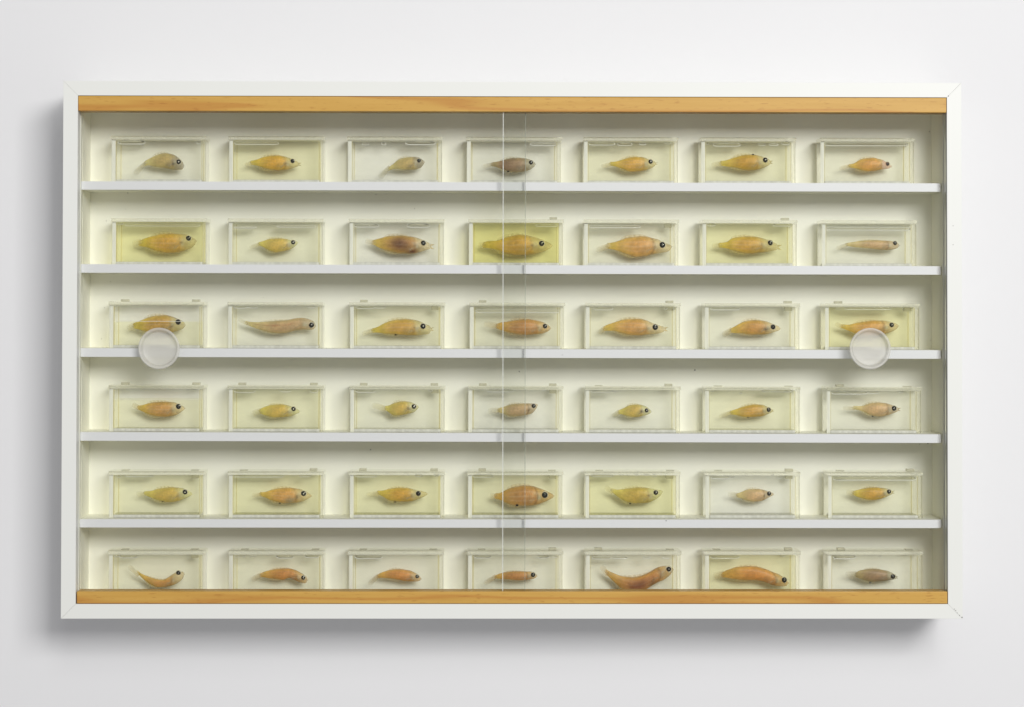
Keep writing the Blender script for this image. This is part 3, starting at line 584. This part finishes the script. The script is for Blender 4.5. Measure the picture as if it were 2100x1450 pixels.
def build_fish(r, c):
    pal, st, eye, tip, fl, desc = FISH[(r, c)]
    cx0, cy0, cs = crop_of(r, c)
    YC = YT+0.0235
    P = lambda X, Y, y=YC: at(cx0+X/cs, cy0+Y/cs, y)
    xs, tp_, bt = [], [], []
    for X, a, b in st:
        q = P(X, a); xs.append(q.x); tp_.append(q.z); bt.append(P(X, b).z)
    for k_, fr in ((0, 0.26), (1, 0.36)):
        h_ = max(a-b for a, b in zip(tp_, bt)); m_ = (tp_[k_]+bt[k_])/2; hh_ = max((tp_[k_]-bt[k_])/2, h_*fr/2)
        if (r, c) not in ((5,4),(5,0)): tp_[k_], bt[k_] = m_+hh_, m_-hh_
    NS, NR = 84, 28
    ox = (xs[0]+xs[-1])/2; oz = sum(tp_+bt)/2/len(xs); hmax = max(a-b for a, b in zip(tp_, bt))
    L = xs[-1]-xs[0]
    ex, ez = P(eye[0], eye[1]).x, P(eye[0], eye[1]).z; er = eye[2]/cs/1210*1.1
    rr = random.Random(r*17+c*5+3); sd = rr.uniform(0, 90)
    mid, tail, head, gut = [lin((min(255,q[0]*1.06), min(250,q[1]*1.14), min(240,q[2]*1.14))) for q in pal]
    jit = rr.uniform(0.86, 1.08); mid = tuple(v*jit for v in mid)
    ue = (ex-xs[0])/L; ug = ue-0.16 if L > 0.06 else ue-0.17
    bm = bmesh.new(); cl = bm.verts.layers.float_color.new('flesh'); cu = bm.verts.layers.float_color.new('bodyco')
    rings = []
    xlist = []
    for i in range(NS+1):
        u0 = i/NS; tt = (len(xs)-1)*(0.5-0.5*math.cos(PI*u0))**0.85
        x = cr(xs, tt); a = cr(tp_, tt); b = cr(bt, tt)
        u = (x-xs[0])/L
        zc, hz = (a+b)/2, max((a-b)/2, 0.0002)
        endr = min(1, math.sqrt(max(0.0, (1-u)/0.035))) if u > 0.965 else 1
        endt = min(1, math.sqrt(max(0.0, u/0.02))) if u < 0.02 else 1
        hz = max(hz*max(endr, .25)*max(endt, .55), 0.00015)
        # a little unevenness of the skin line
        hz *= 1+0.035*noise.noise(Vector((u*9, sd, 0)))
        zc += 0.03*hz*noise.noise(Vector((u*12, sd, 5)))
        hy = hz*(0.30+0.34*sm(0.0, 0.75, u))*(1-0.25*sm(0.85, 1, u))
        ring = []
        for k in range(NR):
            an = 2*PI*k/NR; v = math.sin(an)
            # body is fuller above and sharper at the belly keel
            ycos = math.cos(an)*(1-0.25*max(0, -v)**2)
            vt = bm.verts.new((x-ox, -hy*ycos, zc+hz*v-oz))
            n1 = noise.noise(Vector((u*5, v*1.6, sd))); n2 = noise.noise(Vector((u*16, v*5, sd+7)))
            col = lerp(tail, mid, sm(0.0, 0.5, u+0.08*n1)*(1-0.45*sm(0.35, 0.95, abs(v))))
            col = lerp(col, head, sm(ug-0.09, ug+0.12, u+0.06*n2+0.04*v-0.02))
            gutf = math.exp(-((u-(ug-0.08))/0.085)**2-((v+0.45)/0.38)**2)*0.55
            col = lerp(col, gut, gutf)
            gl = math.exp(-((u-(ug+0.03))/0.045)**2-((v+0.15)/0.4)**2)
            col = lerp(col, lin((150,132,98)), max(0, min(1, gl*(0.35+1.3*n2))))
            col = lerp(col, lin((216,208,176)), max(0, min(1, 1.1*math.exp(-((u-(ug+0.065))/0.032)**2-((v+0.12)/0.38)**2)*(0.75-1.4*n2))))
            col = lerp(col, lin((150,100,56)), 0.30*math.exp(-((u-(ug+0.02-0.035*v*v))/0.010)**2))
            if 'redmid' in fl: col = lerp(col, lin((128,62,44)), 0.92*math.exp(-((u-0.48)/0.2)**2-((v+0.1)/0.7)**2)); col = lerp(col, lin((90,60,44)), 0.6*math.exp(-((u-0.70)/0.035)**2-((v+0.6)/0.6)**2))
            if 'dark' in fl.split():
                col = lerp(col, lin((98,50,38)), 0.95*math.exp(-((u-0.47)/0.2)**2-((v-0.05)/0.8)**2))
                col = lerp(col, lin((104,40,24)), 0.95*math.exp(-((u-0.68)/0.09)**2-((v+0.75)/0.3)**2))
            if 'darkgill' in fl or (r, c) in ((0,0),(3,2),(2,5)):
                col = lerp(col, lin((92,88,82)), 0.75*math.exp(-((u-(ug+0.01))/0.06)**2-((v+0.1)/0.3)**2)*(0.6+0.8*n2+0.3))
            if 'pinkhead' in fl: col = lerp(col, lin((240,205,180)), sm(ug+0.02, ug+0.06, u))
            if 'gill' in fl.split():
                gx = ug+0.045-0.05*(v*v)
                col = lerp(col, lin((126,84,50)), 0.6*math.exp(-((u-gx)/0.011)**2))
            if 'belly' in fl.split(): col = lerp(col, lin((52,40,36)), 0.85*sm(0.45, 0.55, u)*(1-sm(0.8, 0.86, u))*sm(-0.82, -0.93, v))
            if (r, c) == (4, 1): col = lerp(col, lin((176,170,146)), 0.8*math.exp(-((u-0.58)/0.11)**2-((v+0.7)/0.42)**2))
            if (r, c) == (2, 1): col = lerp(col, lin((170,98,56)), 0.75*math.exp(-((v-0.28)/0.10)**2)*sm(.1,.2,u)*(1-sm(.6,.75,u))*(0.7+n2))
            if (r, c) == (0, 3): col = lerp(col, lin((140,92,80)), 0.5*math.exp(-((u-0.3)/0.15)**2))
            rim = sm(0.86, 0.99, abs(v))
            col = lerp(col, lin((250,236,192)), rim*(0.9 if v < 0 else 0.35))
            al = (0.25*sm(-0.03, 0.03, u)+0.75*sm(-0.01, 0.09, u+0.04*n1+0.02*n2))*(0.84+0.14*n2)
            al *= 1-0.6*rim*(0.25 if v < 0 else 1)
            al *= 1-0.30*sm(ug+0.02, ug+0.14, u)-0.35*sm(0.93, 1.0, u)
            vt[cl] = (*[max(0.002, q) for q in col], al)
            vt[cu] = (u, v*0.5+0.5, (1.0 if 'lines' in fl.split() else 0.35)*sm(0.12, 0.3, u)*(1-sm(ug-0.04, ug+0.03, u)), 1)
            ring.append(vt)
        rings.append(ring)
    for a, b in zip(rings, rings[1:]):
        for k in range(NR): bm.faces.new((a[k], a[(k+1) % NR], b[(k+1) % NR], b[k]))
    bm.faces.new(rings[0]); bm.faces.new(rings[-1][::-1])
    if 'mouth' in fl:   # parted jaws, two tapering lips growing out of the snout
        xe = xs[-1]-ox; ze = (tp_[-1]+bt[-1])/2-oz; h = max(tp_[-1]-bt[-1], 0.0022); ln = h*0.8
        dn = (bt[-1]+tp_[-1]-bt[-3]-tp_[-3])/2/(xs[-1]-xs[-3])
        for s_, kk in ((1, 1.0), (-1, 0.9)):
            prev = None
            for q in range(5):
                f = q/4; rad = h*0.24*(1-f*0.82)
                cx_, cz_ = xe-0.0012+f*ln*kk, ze+s_*h*(0.26+0.20*f)+dn*f*ln
                ring = [bm.verts.new((cx_, rad*1.3*math.cos(2*PI*k/8), cz_+rad*math.sin(2*PI*k/8))) for k in range(8)]
                for vt in ring: vt[cl] = (*head, 0.72-0.35*f); vt[cu] = (1, .5, 0, 1)
                if prev:
                    for k in range(8): bm.faces.new((prev[k], prev[(k+1) % 8], ring[(k+1) % 8], ring[k]))
                prev = ring
            bm.faces.new(prev)
    o = link('fish', bm, M_fish, None, smooth=True, loc=(ox, YC, oz))
    # tail fin: thin fan, fading out
    tq = P(tip[0], tip[1]); bx, bz = xs[0]+L*0.05-ox, (tp_[1]+bt[1])/2-oz
    dx, dz = tq.x-ox-bx, tq.z-oz-bz; LL = math.hypot(dx, dz); ux, uz = dx/LL, dz/LL
    h0 = max((tp_[1]-bt[1])/2*0.75, 0.0012); h1 = max(h0*1.15, LL*0.20)
    def fin(name, rows, alphas, col):
        bm = bmesh.new(); cl = bm.verts.layers.float_color.new('flesh'); sides = []
        for sgn in (-1, 1):
            grid = []
            for i, (row, al) in enumerate(zip(rows, alphas)):
                g_ = []
                for j, (x, z) in enumerate(row):
                    e_ = 0.00022 if 0 < i < len(rows)-1 and 0 < j < len(row)-1 else 0
                    vt = bm.verts.new((x, sgn*e_, z)); edge = 1-abs(2*j/(len(row)-1)-1)
                    ray = 0.8+0.35*math.sin(j*2.4+1)
                    vt[cl] = (*col, al*(0.45+0.55*min(1, edge*2))*ray); g_.append(vt)
                grid.append(g_)
            for a, b in zip(grid, grid[1:]):
                for j in range(len(a)-1): bm.faces.new((a[j], a[j+1], b[j+1], b[j]))
        return link(name, bm, M_tail, o, smooth=True)
    rows = []
    for i in range(9):
        f = i/8; hh = h0+(h1-h0)*f; row = []
        for j in range(13):
            s_ = -1+j/6; ff = f*(1-0.10*s_*s_*f)
            row.append((bx+ux*LL*ff-uz*hh*s_, bz+uz*LL*ff+ux*hh*s_))
        rows.append(row)
    tcol = lerp(tail, lin((216,210,190)), 0.55)
    fin('tail_fin', rows, [0.55, .50, .42, .35, .29, .24, .19, .13, .05], tcol)
    # dorsal and anal fins along the outline
    def strip(u0, u1, sign, hgt):
        rows = [[], [], []]
        for j in range(17):
            u = u0+(u1-u0)*j/16; x = xs[0]+L*u
            k = max(i for i in range(len(xs)) if xs[i] <= x+1e-9); k = min(k, len(xs)-2); f = (x-xs[k])/(xs[k+1]-xs[k])
            base = cr(tp_ if sign > 0 else bt, k+f); h = hgt*math.sin(PI*(0.12+0.88*j/16))**0.6 if j < 16 else 0
            for i in range(3): rows[i].append((x-ox-i*h*0.35, base-oz-sign*hmax*0.05*(1-i/2)+sign*h*i/2))
        return rows
    fin('dorsal_fin', strip(0.22, 0.66, 1, hmax*0.12), [0.5, 0.30, 0.08], lerp(tail, lin((225,215,180)), 0.4))
    fin('anal_fin', strip(0.16, 0.50, -1, hmax*0.10), [0.5, 0.34, 0.12], lerp(tail, lin((238,228,190)), 0.5))
    # pectoral fin: small clear fan behind the gill cover
    up = ug+0.005; tt = (len(xs)-1)*up
    kx = xs[0]+L*up; k_ = max(i for i in range(len(xs)-1) if xs[i] <= kx); f_ = (kx-xs[k_])/(xs[k_+1]-xs[k_])
    pa, pb = cr(tp_, k_+f_), cr(bt, k_+f_); ph_ = (pa-pb)/2; pz = (pa+pb)/2-0.25*ph_
    rows = []
    for i in range(6):
        g_ = i/5
        rows.append([(kx-ox-L*0.09*g_-(abs(j-3)*0.0), pz-oz-ph_*0.30*g_+(j-3)/3*ph_*(0.08+0.22*g_)) for j in range(7)])
    pf = fin('pectoral_fin', rows, [0.5, 0.42, 0.36, 0.30, 0.2, 0.08], lerp(tcol, lin((238,228,200)), 0.6))
    pf.location = (0, -ph_*0.62, 0)
    # eye, sitting in the near flank
    i0 = min(range(len(rings)), key=lambda i: abs((cr(xs, (len(xs)-1)*(0.5-0.5*math.cos(PI*i/NS))**0.85))-ex))
    tt = (len(xs)-1)*(0.5-0.5*math.cos(PI*i0/NS))**0.85
    a, b = cr(tp_, tt), cr(bt, tt); hz = (a-b)/2; vv_ = max(-0.97, min(0.97, (ez-(a+b)/2)/hz)); hy = hz*0.66*math.sqrt(1-vv_*vv_)
    def ball(name, m, x, y, z, rx, ry, rz, parent, n=20):
        bm = bmesh.new(); bmesh.ops.create_uvsphere(bm, u_segments=n, v_segments=n//2, radius=1)
        for v in bm.verts: v.co = Vector((v.co.x*rx, v.co.y*ry, v.co.z*rz))
        return link(name, bm, m, parent, smooth=True, loc=(x, y, z))
    kind = eye[3]
    socket = ball('eye_rim', M_rim, ex-ox, -hy+er*0.15, ez-oz, er*(1.45 if 'rim' in fl else 1.24), er*0.28, er*(1.45 if 'rim' in fl else 1.24), o, 20)
    e = ball('eye', M_eyep if kind == 'pp' else M_eye, ex-ox, -hy-er*0.10, ez-oz, er*0.98, er*0.42, er*0.98, o, 24)
    pm = {'p1': M_pupil, 'p2': M_pupil2, 'p3': M_pupil3, 'pp': M_pupil3}[kind]
    s_ = {'p1': .34, 'p2': .30, 'p3': .40, 'pp': .55}[kind]
    ball('eye_lens', pm, er*0.05, -er*0.34, -er*0.03, er*s_, er*0.18, er*s_, e, 16)
    for tok in fl.split():
        if tok.startswith('spot:'):
            sx_, sy_, sr = [float(q) for q in tok[5:].split(',')]; q = P(sx_, sy_); R_ = sr/cs/1210
            ball('vent_spot', M_eye, q.x-ox, -hmax*0.10, q.z-oz, R_*1.3, R_, R_*0.9, o, 12)
    tag(o, '%s, in the %s tank from left, %s row' % (desc, COLN[c], ROWN[r]), 'fish', 'preserved fish floating in the tanks')
M_rim = clear('eye_socket_rim', (0.95, 0.94, 0.88), 1.1, 0.62, (250, 244, 222), transl=0.2)
for rc in FISH: build_fish(*rc)
